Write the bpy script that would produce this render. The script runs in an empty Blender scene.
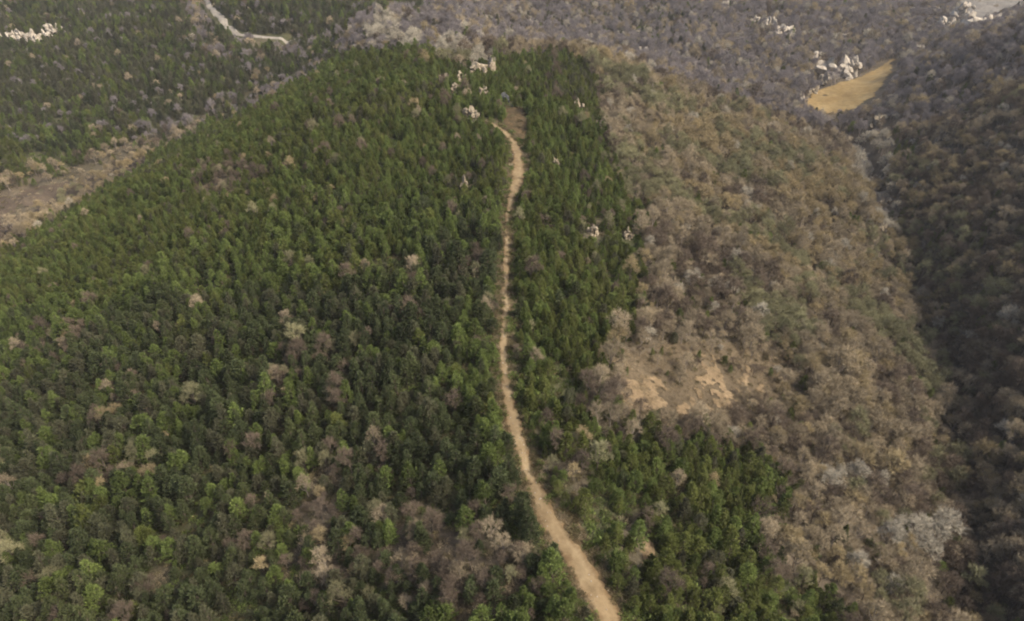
import bpy, math, random
import numpy as np

# ------------------------------------------------------------------ camera, sky, sun, exposure
W, H = 1024, 621
FPX = 690.0
PITCH = math.radians(35.0)
CAM_Z = 100.0
SUN_AZ, SUN_EL = math.radians(114.0), math.radians(45.0)      # azimuth clockwise from +Y
SUN_STRENGTH, SKY_STRENGTH, EXPOSURE = 2.1, 0.14, 0.98
HAZE = 0.00009

sc = bpy.context.scene
col = sc.collection
cam_d = bpy.data.cameras.new('camera')
cam_d.sensor_width = 36.0
cam_d.lens = FPX / W * 36.0
cam_d.clip_start = 0.5
cam_d.clip_end = 20000.0
cam = bpy.data.objects.new('camera', cam_d)
cam.location = (0, 0, CAM_Z)
cam.rotation_euler = (math.pi / 2 - PITCH, 0, 0)
col.objects.link(cam)
sc.camera = cam

world = bpy.data.worlds.new('World')
sc.world = world
world.use_nodes = True
wt = world.node_tree
wt.nodes.clear()
sky = wt.nodes.new('ShaderNodeTexSky')
sky.sky_type = 'NISHITA'
sky.sun_disc = False
sky.sun_elevation = SUN_EL
sky.sun_rotation = SUN_AZ
sky.air_density = 1.0
sky.dust_density = 6.0
sky.ozone_density = 1.0
bg = wt.nodes.new('ShaderNodeBackground')
bg.inputs['Strength'].default_value = SKY_STRENGTH
wo = wt.nodes.new('ShaderNodeOutputWorld')
wt.links.new(sky.outputs[0], bg.inputs[0])
wt.links.new(bg.outputs[0], wo.inputs[0])

sun_d = bpy.data.lights.new('sun', 'SUN')
sun_d.energy = SUN_STRENGTH
sun_d.angle = math.radians(5.0)
sun_d.color = (1.0, 0.925, 0.80)
sun = bpy.data.objects.new('sun', sun_d)
_sd = np.array([math.sin(SUN_AZ) * math.cos(SUN_EL), math.cos(SUN_AZ) * math.cos(SUN_EL), math.sin(SUN_EL)])
from mathutils import Vector
sun.rotation_euler = Vector(_sd).to_track_quat('Z', 'Y').to_euler()
sun.location = (200, 0, 300)
col.objects.link(sun)

sc.view_settings.view_transform = 'Standard'
sc.view_settings.look = 'None'
sc.view_settings.gamma = 1.0
sc.view_settings.use_curve_mapping = False
sc.view_settings.exposure = EXPOSURE
sc.render.engine = 'CYCLES'
sc.cycles.use_denoising = True
sc.cycles.filter_width = 2.0
sc.cycles.max_bounces = 4
sc.cycles.diffuse_bounces = 2
sc.cycles.glossy_bounces = 2
sc.cycles.volume_bounces = 0
sc.cycles.use_adaptive_sampling = True
sc.cycles.adaptive_threshold = 0.02

rng = np.random.default_rng(7)
random.seed(7)
SP, CP = math.sin(PITCH), math.cos(PITCH)

# ------------------------------------------------------------------ numeric helpers
def fbm(x, y, scale, octaves=4, seed=0, gain=0.5):
    x = np.asarray(x, float); y = np.asarray(y, float)
    out = np.zeros(np.broadcast(x, y).shape); amp = 1.0; tot = 0.0
    for o in range(octaves):
        f = 2 ** o / scale
        px, py = x * f + 37.7 * o + seed * 13.1, y * f - 21.3 * o + seed * 7.7
        ix, iy = np.floor(px).astype(np.int64), np.floor(py).astype(np.int64)
        fx, fy = px - ix, py - iy
        fx = fx * fx * (3 - 2 * fx); fy = fy * fy * (3 - 2 * fy)
        def h(a, b):
            n = (a * 374761393 + b * 668265263 + (seed * 31 + o) * 1274126177) & 0x7fffffff
            n = ((n ^ (n >> 13)) * 1274126177) & 0x7fffffff
            return ((n ^ (n >> 16)) & 0xffff) / 65535.0
        v = (h(ix, iy) * (1 - fx) + h(ix + 1, iy) * fx) * (1 - fy) + (h(ix, iy + 1) * (1 - fx) + h(ix + 1, iy + 1) * fx) * fy
        out += amp * (v * 2 - 1); tot += amp; amp *= gain
    return out / tot

def ray(u, v):
    t = (310.5 - v) / FPX
    s = (u - 512.0) / FPX
    return np.stack([s, CP + t * SP, -SP + t * CP], -1)

def lift(u, v, z):
    r = ray(np.float64(u), np.float64(v))
    d = (CAM_Z - z) / -r[2]
    return r[0] * d, r[1] * d

def project(x, y, z):
    d = y * CP - (z - CAM_Z) * SP
    up = y * SP + (z - CAM_Z) * CP
    dd = np.maximum(d, 1e-3)
    return 512 + FPX * x / dd, 310.5 - FPX * up / dd, d

# ------------------------------------------------------------------ terrain: surveyed heights along sight lines, thin-plate surface
SURVEY = [
 # ridge under the trail
 (650,720,-3),(612,621,-1),(560,540,0),(535,480,0),(508,400,0),(503,330,1),(507,260,2),(510,200,3),(516,150,4),(512,110,5),
 # left flank
 (400,621,-7),(200,621,-17),(0,621,-30),(-150,621,-42),(400,500,-5),(200,500,-17),(0,500,-34),(400,400,-3),(250,400,-12),
 (100,400,-26),(0,400,-38),(400,300,-2),(250,300,-13),(100,300,-32),(0,300,-47),(430,200,1),(330,200,-5),(200,200,-24),
 (120,215,-38),(40,240,-54),(0,262,-60),(430,120,4),(360,120,1),(290,130,-9),(220,145,-24),(420,75,3),(350,80,-3),
 (300,95,-13),(262,115,-24),(500,85,3),(560,75,-2),(440,55,-3),(400,42,-8),(375,25,-12),
 # valley to the left and the far hillside above it
 (0,225,-68),(60,195,-68),(110,170,-64),(180,140,-58),(240,112,-52),(300,80,-45),(0,150,-66),(100,100,-52),(0,100,-58),
 (200,90,-47),(0,40,-50),(100,40,-42),(220,40,-38),(300,42,-36),(0,0,-40),(150,0,-35),(300,0,-30),(400,0,-32),
 (-200,100,-50),(-200,0,-35),
 # behind the summit
 (520,50,-40),(520,20,-50),(520,0,-48),(600,75,-8),(680,100,-22),(760,120,-40),(800,115,-52),(700,80,-40),(640,60,-42),
 # right flank
 (600,200,-3),(640,150,-8),(700,200,-18),(780,200,-32),(850,200,-48),(600,300,-4),(700,300,-14),(820,300,-31),(600,400,-3),
 (700,400,-14),(800,400,-24),(900,400,-37),(650,500,-6),(750,500,-14),(850,500,-23),(930,500,-33),(650,621,-5),(750,621,-12),
 (850,621,-20),(940,621,-28),(760,160,-30),(700,140,-20),
 # gully
 (985,640,-33),(960,500,-41),(953,420,-45),(942,350,-49),(920,280,-54),(895,220,-58),(865,170,-61),(838,125,-64),
 # opposite bank on the right
 (1060,621,-26),(1024,500,-32),(1100,500,-24),(1024,350,-33),(1024,200,-27),(1024,100,-17),(1100,300,-18),(1024,25,-12),
 (960,120,-42),(960,250,-45),(900,95,-50),(960,55,-28),(1200,200,0),(1200,50,10),
 # valley floor with the field, far right hills
 (850,90,-64),(880,72,-63),(810,98,-63),(830,60,-60),(760,60,-54),(760,20,-52),(850,20,-52),(900,40,-58),(940,20,-56),
 (985,15,-58),(985,0,-52),(1100,0,-50),(700,0,-45),(600,0,-45)]
pts = []
for u, v, z in SURVEY:
    x, y = lift(u, v, z)
    pts.append((x, y, z))
pts += [(-1800,1700,60),(0,1700,70),(1800,1700,90),(0,3800,140),(-3000,3500,120),(3000,3500,140),(-1600,300,20),(1600,300,70),
        (-3000,0,60),(3000,0,90),(-900,-400,-40),(900,-400,-20),(0,-400,-25),(0,-120,-14),(60,0,-14),(-60,0,-18),
        (300,980,-30),(-300,980,-10),(0,980,-25),(-700,600,-20),(800,600,20),(-500,250,-40),(520,250,20)]
P = np.array(pts, float)
def tps_kernel(r2):
    return np.where(r2 > 0, r2 * np.log(np.maximum(r2, 1e-12)), 0.0)
S = 300.0
A = P[:, :2] / S
n = len(A)
K = tps_kernel(((A[:, None] - A[None]) ** 2).sum(-1)) + np.eye(n) * 0.0015
Q = np.hstack([np.ones((n, 1)), A])
M_ = np.block([[K, Q], [Q.T, np.zeros((3, 3))]])
coef = np.linalg.solve(M_, np.concatenate([P[:, 2], np.zeros(3)]))

def axis(lo_dense, hi_dense, step, lo, hi, grow=1.045):
    a = list(np.arange(lo_dense, hi_dense + 1e-6, step))
    s, x = step, a[-1]
    while x < hi:
        s *= grow; x += s; a.append(x)
    s, x = step, a[0]; b = []
    while x > lo:
        s *= grow; x -= s; b.append(x)
    return np.array(b[::-1] + a)
GX = axis(-250, 270, 2.0, -3200, 3200)
GY = axis(40, 420, 2.0, -420, 4000, 1.025)
gx, gy = np.meshgrid(GX, GY)
fx, fy = gx.ravel() / S, gy.ravel() / S
Z = coef[n] + coef[n + 1] * fx + coef[n + 2] * fy
for k in range(n):
    Z += coef[k] * tps_kernel((fx - A[k, 0]) ** 2 + (fy - A[k, 1]) ** 2)
Z = np.clip(Z, -95, 160)
far_w = np.clip((np.hypot(gx.ravel(), gy.ravel()) - 150) / 400, 0, 1)
Z += fbm(gx.ravel(), gy.ravel(), 70, 4, 3) * (1.6 + 6.0 * far_w) + fbm(gx.ravel(), gy.ravel(), 13, 3, 5) * 0.55
# soil stands a little lower along small drainage lines
Z -= np.clip(0.12 - np.abs(fbm(gx.ravel(), gy.ravel(), 48, 3, 11)), 0, 1) * (9 + 25 * far_w)
_gl = np.array([lift(u, v, z) for u, v, z in [(1000,700,-30),(985,640,-33),(960,500,-41),(953,420,-45),(942,350,-49),(920,280,-54),(895,220,-58),(865,170,-61),(845,135,-63)]])
_q = np.linspace(0, 1, 260); _gs = np.linspace(0, 1, len(_gl)); _gx = np.interp(_q, _gs, _gl[:, 0]); _gy = np.interp(_q, _gs, _gl[:, 1])
_gd = np.full(Z.shape, 1e9)
for _a, _b in zip(_gx, _gy): _gd = np.minimum(_gd, np.hypot(gx.ravel() - _a, gy.ravel() - _b))
Z -= 8.5 * np.exp(-(_gd / 9.0) ** 2)
ZG = Z.reshape(gx.shape)

def height(x, y):
    x = np.asarray(x, float); y = np.asarray(y, float)
    i = np.clip(np.searchsorted(GX, x) - 1, 0, len(GX) - 2)
    j = np.clip(np.searchsorted(GY, y) - 1, 0, len(GY) - 2)
    a = (x - GX[i]) / (GX[i + 1] - GX[i]); b = (y - GY[j]) / (GY[j + 1] - GY[j])
    return (ZG[j, i] * (1 - a) + ZG[j, i + 1] * a) * (1 - b) + (ZG[j + 1, i] * (1 - a) + ZG[j + 1, i + 1] * a) * b

def ground_at(u, v, lo=60.0, hi=1500.0):
    """world xy of the ground met by a sight line (the first hit)"""
    r = ray(np.float64(u), np.float64(v))
    ds = lo * (hi / lo) ** np.linspace(0, 1, 900)
    x, y, z = r[0] * ds, r[1] * ds, CAM_Z + r[2] * ds
    below = np.nonzero(z < height(x, y))[0]
    k = below[0] if len(below) else len(ds) - 1
    return float(x[k]), float(y[k])

def inside(px, py, poly):
    poly = np.asarray(poly); res = np.zeros(px.shape, bool)
    x0, y0 = poly[-1]
    for x1, y1 in poly:
        c = ((y1 > py) != (y0 > py)) & (px < (x0 - x1) * (py - y1) / ((y0 - y1) + 1e-12) + x1)
        res ^= c
        x0, y0 = x1, y1
    return res

def area(pix, sub=3):
    """outline on the ground of a seen outline"""
    out = []
    for (a, b), (c, d) in zip(pix, pix[1:] + pix[:1]):
        for k in range(sub):
            out.append(ground_at(a + (c - a) * k / sub, b + (d - b) * k / sub))
    return np.array(out)

def oval(u, v, ru, rv):
    return area([(u + ru * math.cos(a), v + rv * math.sin(a)) for a in np.linspace(0, 2 * math.pi, 14)[:-1]], 1)

# ------------------------------------------------------------------ materials
def new_mat(name, rough=0.9, spec=0.15):
    m = bpy.data.materials.new(name); m.use_nodes = True
    nt = m.node_tree; b = nt.nodes['Principled BSDF']
    b.inputs['Roughness'].default_value = rough
    b.inputs['Specular IOR Level'].default_value = spec
    return m, nt, b

def ramp(nt, stops, interp='LINEAR'):
    r = nt.nodes.new('ShaderNodeValToRGB'); e = r.color_ramp.elements
    r.color_ramp.interpolation = interp
    e[0].position, e[0].color = stops[0][0], (*stops[0][1], 1)
    e[1].position, e[1].color = stops[-1][0], (*stops[-1][1], 1)
    for p, c in stops[1:-1]:
        x = e.new(p); x.color = (*c, 1)
    return r

def noise_node(nt, scale, detail=6, vec=None, rough=0.6):
    nz = nt.nodes.new('ShaderNodeTexNoise')
    nz.inputs['Scale'].default_value = scale; nz.inputs['Detail'].default_value = detail
    nz.inputs['Roughness'].default_value = rough
    if vec is not None: nt.links.new(vec, nz.inputs['Vector'])
    return nz

def mix_col(nt, fac, a, b, blend='MIX'):
    m = nt.nodes.new('ShaderNodeMix'); m.data_type = 'RGBA'; m.blend_type = blend
    for sock, val in ((m.inputs[0], fac), (m.inputs[6], a), (m.inputs[7], b)):
        if hasattr(val, 'is_linked'): nt.links.new(val, sock)
        elif isinstance(val, (int, float)): sock.default_value = val
        else: sock.default_value = (*val, 1)
    return m.outputs[2]

def ground_mat(name, stops, scale=0.25, fine=3.0, bump=0.4, fine_stops=((0.3, (0.55,) * 3), (0.7, (1.25,) * 3))):
    m, nt, b = new_mat(name, 0.95, 0.1)
    geo = nt.nodes.new('ShaderNodeNewGeometry')
    n1 = noise_node(nt, scale, 8, geo.outputs['Position'])
    r = ramp(nt, stops); nt.links.new(n1.outputs[0], r.inputs[0])
    n2 = noise_node(nt, fine, 6, geo.outputs['Position'], 0.7)
    r2 = ramp(nt, fine_stops); nt.links.new(n2.outputs[0], r2.inputs[0])
    nt.links.new(mix_col(nt, 1.0, r.outputs[0], r2.outputs[0], 'MULTIPLY'), b.inputs['Base Color'])
    bp = nt.nodes.new('ShaderNodeBump'); bp.inputs['Strength'].default_value = bump; bp.inputs['Distance'].default_value = 0.3
    nt.links.new(n2.outputs[0], bp.inputs['Height']); nt.links.new(bp.outputs[0], b.inputs['Normal'])
    return m

def plant_mat(name, c_a, c_b, c_c, spread=0.35, rough=0.75, spec=0.2, trans=0.0):
    """plant colour: differs from stand to stand and from plant to plant"""
    m, nt, b = new_mat(name, rough, spec)
    oi = nt.nodes.new('ShaderNodeObjectInfo')
    nz = noise_node(nt, 0.035, 3, oi.outputs['Location'])
    r = ramp(nt, [(0.32, c_a), (0.5, c_b), (0.68, c_c)]); nt.links.new(nz.outputs[0], r.inputs[0])
    mr = nt.nodes.new('ShaderNodeMapRange')
    mr.inputs['To Min'].default_value = 1 - spread; mr.inputs['To Max'].default_value = 1 + spread
    nt.links.new(oi.outputs['Random'], mr.inputs['Value'])
    hsv = nt.nodes.new('ShaderNodeHueSaturation')
    nt.links.new(mr.outputs[0], hsv.inputs['Value']); nt.links.new(r.outputs[0], hsv.inputs['Color'])
    geo = nt.nodes.new('ShaderNodeNewGeometry')
    r3 = ramp(nt, [(0.0, (0.72,) * 3), (1.0, (1.28,) * 3)])
    nt.links.new(geo.outputs['Random Per Island'], r3.inputs[0])
    c = mix_col(nt, 1.0, hsv.outputs[0], r3.outputs[0], 'MULTIPLY')
    nt.links.new(c, b.inputs['Base Color'])
    if trans:
        tr = nt.nodes.new('ShaderNodeBsdfTranslucent'); nt.links.new(c, tr.inputs['Color'])
        mx = nt.nodes.new('ShaderNodeMixShader'); mx.inputs[0].default_value = trans
        nt.links.new(b.outputs[0], mx.inputs[1]); nt.links.new(tr.outputs[0], mx.inputs[2])
        nt.links.new(mx.outputs[0], nt.nodes['Material Output'].inputs['Surface'])
    return m

GREENS = {
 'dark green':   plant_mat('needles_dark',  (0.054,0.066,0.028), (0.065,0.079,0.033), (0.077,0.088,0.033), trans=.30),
 'mid green':    plant_mat('needles_mid',   (0.095,0.124,0.034), (0.110,0.141,0.038), (0.126,0.158,0.042), trans=.30),
 'yellow-green': plant_mat('needles_yellow',(0.091,0.107,0.027), (0.104,0.119,0.031), (0.121,0.132,0.038), trans=.30),
 'grey-green':   plant_mat('needles_grey',  (0.074,0.080,0.041), (0.087,0.087,0.048), (0.098,0.097,0.053), trans=.30),
}
TWIGS = {
 'grey-brown': plant_mat('twigs_grey_brown', (0.228,0.187,0.124), (0.257,0.209,0.134), (0.282,0.228,0.143), .3),
 'tan':        plant_mat('twigs_tan',        (0.240,0.193,0.106), (0.265,0.210,0.112), (0.290,0.230,0.121), .25),
 'dark brown': plant_mat('twigs_dark',       (0.102,0.079,0.057), (0.119,0.091,0.064), (0.134,0.103,0.072), .3),
 'olive':      plant_mat('twigs_olive',      (0.168,0.162,0.085), (0.186,0.175,0.092), (0.202,0.188,0.099), .3),
 'pale grey':  plant_mat('twigs_pale',       (0.322,0.291,0.224), (0.357,0.322,0.246), (0.391,0.349,0.265), .18),
}
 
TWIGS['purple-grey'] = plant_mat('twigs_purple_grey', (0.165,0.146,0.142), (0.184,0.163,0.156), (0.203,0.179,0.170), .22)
BARK = plant_mat('bark', (.085,.068,.052), (.10,.08,.06), (.12,.095,.07), .2)
BARK_GREY = plant_mat('bark_grey', (.17,.145,.12), (.19,.16,.13), (.21,.18,.145), .2)
DRY = plant_mat('dry_grass', (.165,.128,.072), (.20,.155,.09), (.23,.185,.115), .3)
SCRUB = plant_mat('scrub_leaf', (.085,.080,.035), (.115,.095,.048), (.14,.11,.055), .35)

TRAIL_M = ground_mat('trail_soil', [(0.3, (0.130,0.092,0.049)), (0.5, (0.205,0.150,0.083)), (0.7, (0.265,0.205,0.120))], 0.22, 1.0, 0.3, ((0.3, (.84,) * 3), (0.7, (1.1,) * 3)))
_nt = TRAIL_M.node_tree; _b = _nt.nodes['Principled BSDF']; _src = _b.inputs['Base Color'].links[0].from_socket
_at = _nt.nodes.new('ShaderNodeAttribute'); _at.attribute_name = 'across'
_ge = _nt.nodes.new('ShaderNodeNewGeometry'); _nz = noise_node(_nt, .55, 6, _ge.outputs['Position'], .7)
_ma = _nt.nodes.new('ShaderNodeMath'); _ma.operation = 'MULTIPLY_ADD'; _ma.inputs[1].default_value = 2.2
_nt.links.new(_nz.outputs[0], _ma.inputs[0]); _nt.links.new(_at.outputs['Fac'], _ma.inputs[2])
_mr = _nt.nodes.new('ShaderNodeMapRange'); _mr.inputs['From Min'].default_value = 1.45; _mr.inputs['From Max'].default_value = 2.05
_nt.links.new(_ma.outputs[0], _mr.inputs['Value'])
_nt.links.new(mix_col(_nt, _mr.outputs[0], _src, (.125, .083, .043)), _b.inputs['Base Color'])
VERGE_M = ground_mat('verge_soil', [(0.3, (0.047,0.038,0.020)), (0.5, (0.078,0.057,0.030)), (0.7, (0.119,0.080,0.042))], 0.4, 1.6, 0.7)
ROAD_M = ground_mat('road_gravel', [(0.3, (0.194,0.173,0.140)), (0.7, (0.288,0.259,0.216))], 0.2, 1.5, 0.4)
FIELD_M = ground_mat('field_straw', [(0.36, (0.185,0.125,0.051)), (0.5, (0.224,0.159,0.069)), (0.7, (0.249,0.185,0.087))], 0.07, 0.35, 0.3, ((0.3, (.68,) * 3), (0.7, (1.15,) * 3)))
FALLOW_M = ground_mat('fallow_soil', [(0.3, (0.064,0.049,0.036)), (0.5, (0.085,0.065,0.046)), (0.7, (0.109,0.085,0.059))], 0.06, 1.2, 0.5)
SCAR_M = ground_mat('scar_soil', [(0.3, (0.105,0.080,0.046)), (0.5, (0.179,0.129,0.074)), (0.7, (0.253,0.188,0.111))], 0.22, 1.8, 0.8)
QUARRY_M = ground_mat('quarry_stone', [(0.3, (.10,.092,.08)), (0.7, (.19,.175,.15))], 0.05, 0.6, 0.5)
BED_M = ground_mat('gravel_bed', [(0.3, (0.150,0.128,0.093)), (0.7, (0.270,0.232,0.177))], 0.15, 1.5, 0.7)

def rock_mat(name, a, b_, c):
    m, nt, b = new_mat(name, 0.9, 0.2)
    tc = nt.nodes.new('ShaderNodeNewGeometry')
    n1 = noise_node(nt, 0.35, 8, tc.outputs['Position'], 0.7)
    r = ramp(nt, [(0.3, a), (0.5, b_), (0.68, c)]); nt.links.new(n1.outputs[0], r.inputs[0])
    vo = nt.nodes.new('ShaderNodeTexVoronoi'); vo.feature = 'DISTANCE_TO_EDGE'; vo.inputs['Scale'].default_value = .45
    nt.links.new(tc.outputs['Position'], vo.inputs['Vector'])
    rv = ramp(nt, [(0.0, (.5, .48, .45)), (.06, (1, 1, 1))]); nt.links.new(vo.outputs['Distance'], rv.inputs[0])
    nt.links.new(mix_col(nt, 1.0, r.outputs[0], rv.outputs[0], 'MULTIPLY'), b.inputs['Base Color'])
    bp = nt.nodes.new('ShaderNodeBump'); bp.inputs['Strength'].default_value = 0.6
    n2 = noise_node(nt, 1.2, 8, tc.outputs['Position'], 0.7)
    nt.links.new(n2.outputs[0], bp.inputs['Height']); nt.links.new(bp.outputs[0], b.inputs['Normal'])
    return m
ROCK = rock_mat('pale_rock', (0.209,0.180,0.140), (0.344,0.302,0.241), (0.466,0.418,0.339))
ROCK_T = rock_mat('tan_rock', (0.154,0.125,0.088), (0.236,0.197,0.138), (0.300,0.254,0.182))
ROCK_B = rock_mat('blue_grey_rock', (.024,.026,.026), (.034,.036,.036), (.050,.052,.052))

# ------------------------------------------------------------------ object helpers
def mesh_obj(name, verts, faces, mat, parent=None, smooth=False, link=True):
    me = bpy.data.meshes.new(name)
    me.from_pydata([tuple(map(float, v)) for v in verts], [], faces)
    if mat: me.materials.append(mat)
    if smooth: me.polygons.foreach_set('use_smooth', [True] * len(me.polygons))
    o = bpy.data.objects.new(name, me)
    if link: col.objects.link(o)
    if parent: o.parent = parent
    return o

def tag(o, label=None, cat=None, group=None, kind=None):
    if label: o['label'] = label
    if cat: o['category'] = cat
    if group: o['group'] = group
    if kind: o['kind'] = kind
    return o

# ------------------------------------------------------------------ regions of the ground
TRAIL = [(668,740,38),(637,668,38),(612,621,37),(598,597,33),(584,572,32),(570,549,31),(556,528,29),(545,510,27),(536,490,22),(528,470,20),
         (521,450,17),(514,425,16),(508,400,16),(505,375,15),(504,350,13),(505,325,11),(506,300,10),(506,275,9),(507,250,9),(508,225,8),
         (510,205,8),(515,190,15),(519,172,19),(518,155,15),(513,142,11),(504,133,9),(493,125,9),(488,121,7)]
def polyline(pix, step):
    """seen centre line with seen widths -> world centre line sampled every step metres, with widths in metres"""
    w = []
    for u, v, wd in pix:
        x, y = ground_at(u, v)
        d = project(x, y, height(x, y))[2]
        w.append((x, y, wd * d / FPX))
    w = np.array(w)
    s = np.concatenate([[0], np.cumsum(np.hypot(*(np.diff(w[:, :2], axis=0).T)))])
    q = np.arange(0, s[-1], step)
    line = np.stack([np.interp(q, s, w[:, k]) for k in range(3)], 1)
    ker = np.ones(5) / 5
    for k in range(3):
        line[:, k] = np.convolve(np.pad(line[:, k], 2, mode='edge'), ker, 'valid')
    return line
TRAIL_W = polyline(TRAIL, 0.6)
ROAD_W = polyline([(205,-6,4),(209,6,5),(216,13,7),(223,21,8),(230,29,7),(238,35,5),(250,37,4),(265,38,4),(280,39.5,5),(298,40,4)], 1.5)

def ribbon(name, line, mat, off, cols, seed, relief):
    t = np.gradient(line[:, :2], axis=0); t /= np.linalg.norm(t, axis=1)[:, None]
    nrm = np.stack([-t[:, 1], t[:, 0]], 1)
    k = np.arange(len(line))
    wl = line[:, 2] / 2 * (1 + 0.75 * fbm(k, 0 * k, 7, 4, seed, .8) + .3 * fbm(k, 0 * k, 45, 2, seed + 5))
    wr = line[:, 2] / 2 * (1 + 0.75 * fbm(k, 0 * k, 7, 4, seed + 1, .8) + .3 * fbm(k, 0 * k, 45, 2, seed + 6))
    verts, faces = [], []
    for i in range(len(line)):
        for c in range(cols):
            f = c / (cols - 1) * 2 - 1
            w = wl[i] if f < 0 else wr[i]
            x = line[i, 0] + nrm[i, 0] * f * w; y = line[i, 1] + nrm[i, 1] * f * w
            edge = 1 - abs(f)
            z = height(x, y) + off * min(1, edge * 4) - 0.12 * (edge < 0.01)
            z += relief * (float(fbm(x, y, 1.4, 3, seed + 2)) - 0.9 * math.exp(-((abs(f) - .45) / .14) ** 2)) * min(1, edge * 3)
            verts.append((x, y, z))
    for i in range(len(line) - 1):
        for c in range(cols - 1):
            a = i * cols + c
            faces.append((a, a + 1, a + cols + 1, a + cols))
    o = mesh_obj(name, verts, faces, mat, smooth=True)
    a_ = o.data.attributes.new('across', 'FLOAT', 'POINT'); a_.data.foreach_set('value', [abs(c / (cols - 1) * 2 - 1) for _ in range(len(line)) for c in range(cols)])
    return o

def line_dist(x, y, line):
    best = np.full(x.shape, 1e9)
    for lx, ly, lw in line[::2]:
        best = np.minimum(best, np.hypot(x - lx, y - ly) - lw / 2)
    return best

def patch(name, pix, mat, step, off, seed, ragged=2.5, relief=0.15, hole=6.0, hole_at=-9):
    """a sheet of other ground that follows the terrain, with an uneven rim"""
    poly = area(pix, 4) if not isinstance(pix, np.ndarray) else pix
    x0, y0 = poly.min(0) - ragged; x1, y1 = poly.max(0) + ragged
    xs, ys = np.arange(x0, x1 + step, step), np.arange(y0, y1 + step, step)
    X, Y = np.meshgrid(xs, ys)
    wx = X + 1.3 * ragged * fbm(X, Y, ragged * 2.2, 4, seed, .7); wy = Y + 1.3 * ragged * fbm(X, Y, ragged * 2.2, 4, seed + 1, .7)
    keep = inside(wx, wy, poly) & (fbm(X, Y, hole, 4, seed + 7, .65) > hole_at)
    Zp = height(X, Y) + off + relief * fbm(X, Y, 3.0, 3, seed + 2)
    idx, verts, faces = {}, [], []
    def vid(j, i):
        if (j, i) not in idx:
            idx[(j, i)] = len(verts); verts.append((X[j, i], Y[j, i], Zp[j, i]))
        return idx[(j, i)]
    for j in range(len(ys) - 1):
        for i in range(len(xs) - 1):
            if keep[j, i] and keep[j + 1, i] and keep[j, i + 1] and keep[j + 1, i + 1]:
                faces.append((vid(j, i), vid(j, i + 1), vid(j + 1, i + 1), vid(j + 1, i)))
    return mesh_obj(name, verts, faces, mat, smooth=True), poly

FIELD = [(794,107),(814,93),(836,84),(854,80),(876,69),(894,57),(892,74),(874,98),(850,112),(822,117),(800,114)]
FALLOW = [(-40,232),(-40,205),(0,196),(40,186),(80,178),(115,166),(140,152),(160,141),(165,145),(140,155),(112,172),(80,189),(40,211),(5,235),(-30,256)]
SCARS = [[(618,402),(622,380),(640,372),(660,378),(672,394),(668,410),(645,414)],
         [(697,396),(699,366),(706,355),(718,356),(724,374),(732,390),(734,412),(715,418)],
         [(733,384),(741,364),(749,366),(752,382),(744,396)], [(676,404),(690,396),(700,404),(695,416),(680,416)],
         [(624,322),(626,300),(633,300),(634,322)], [(752,392),(762,380),(772,384),(770,396),(758,400)],
         [(630,456),(634,436),(641,434),(642,452)], [(634,568),(640,540),(652,535),(652,560),(642,575)]]
HEAD = [(503,109),(526,107),(531,124),(528,146),(522,160),(506,150),(502,126)]
QUARRY = [(955,2),(963,22),(975,26),(1000,20),(1015,11),(1040,6),(1040,-8),(985,-8)]
BED = [(836,140),(846,135),(862,150),(872,165),(884,190),(892,215),(896,240),(888,244),(876,225),(862,200),(850,175),(842,160)]

# woods: (outline, share of evergreens, density)
BARE_OVALS = [(222,184,32,16,.25),(205,236,18,12,.55),(308,140,14,8,.6),(62,345,28,18,.3),(125,425,24,16,.15),(128,480,22,16,.2),(288,376,22,14,.15),(332,388,12,26,.15),
              (322,500,20,36,.10),(338,560,22,42,.10),(385,462,7,14,.2),(430,560,56,32,.05),(505,572,46,28,.08),(470,612,50,18,.15),(575,468,22,22,.22),(590,500,14,30,.2),
              (40,575,34,14,.2),(170,566,12,18,.4),(300,575,14,20,.4),(360,290,14,14,.6),(410,320,14,20,.65),(490,270,5,60,.2),(492,330,5,40,.25),(478,445,12,10,.4),
              (480,270,7,9,.3),(595,230,14,10,.3),(627,235,8,6,.3),(560,425,14,12,.5),(650,560,12,40,.3),(680,595,12,20,.4),(540,460,10,30,.4),(640,440,14,20,.4)]
EVER_OVALS = [(905,150,9,14,.5),(906,205,8,20,.55),(860,98,8,6,.4),(938,452,8,10,.4),(962,560,14,16,.35),(900,560,8,10,.5),(652,95,6,6,.8),(700,200,18,16,.2),(745,250,30,26,.18),
              (560,45,40,10,.05),(640,30,60,12,.25),(820,510,20,14,.2),(1000,120,24,30,.16),(700,320,34,14,.22)]
REGIONS = [
 (area([(-150,240),(-60,205),(0,190),(60,168),(120,150),(180,128),(240,95),(300,66),(340,44),(366,18),(400,16),(425,25),(440,-30),(-200,-30)]), .90, 1),
 (area([(180,-20),(205,0),(215,40),(236,70),(205,60),(190,30)]), .15, 1),
 (area([(236,44),(300,44),(350,40),(352,62),(300,84),(250,100),(225,98)]), .55, 1),
 (area([(0,200),(70,172),(140,140),(220,110),(260,96),(262,108),(200,135),(140,160),(60,195),(0,225)]), .3, .7),
 (area([(425,0),(520,-10),(640,-10),(760,-10),(760,30),(690,70),(560,52),(430,50)]), .10, 1),
 (area([(-160,330),(-60,290),(0,262),(60,224),(105,192),(150,162),(200,136),(260,112),(300,92),(340,66),(400,52),(430,58),(470,72),(500,60),(560,58),(590,74),(605,100),
        (600,130),(606,160),(622,195),(640,240),(648,300),(634,335),(596,350),(582,400),(600,440),(640,425),(700,442),(786,462),(792,490),(752,540),(775,580),(845,600),
        (860,640),(880,760),(-160,760)], 4), .955, 1),
]
for u, v, a, b, p in BARE_OVALS: REGIONS.append((oval(u, v, a, b), p, .85))
for u, v, a, b, p in EVER_OVALS: REGIONS.append((oval(u, v, a, b), p, 1))
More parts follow.
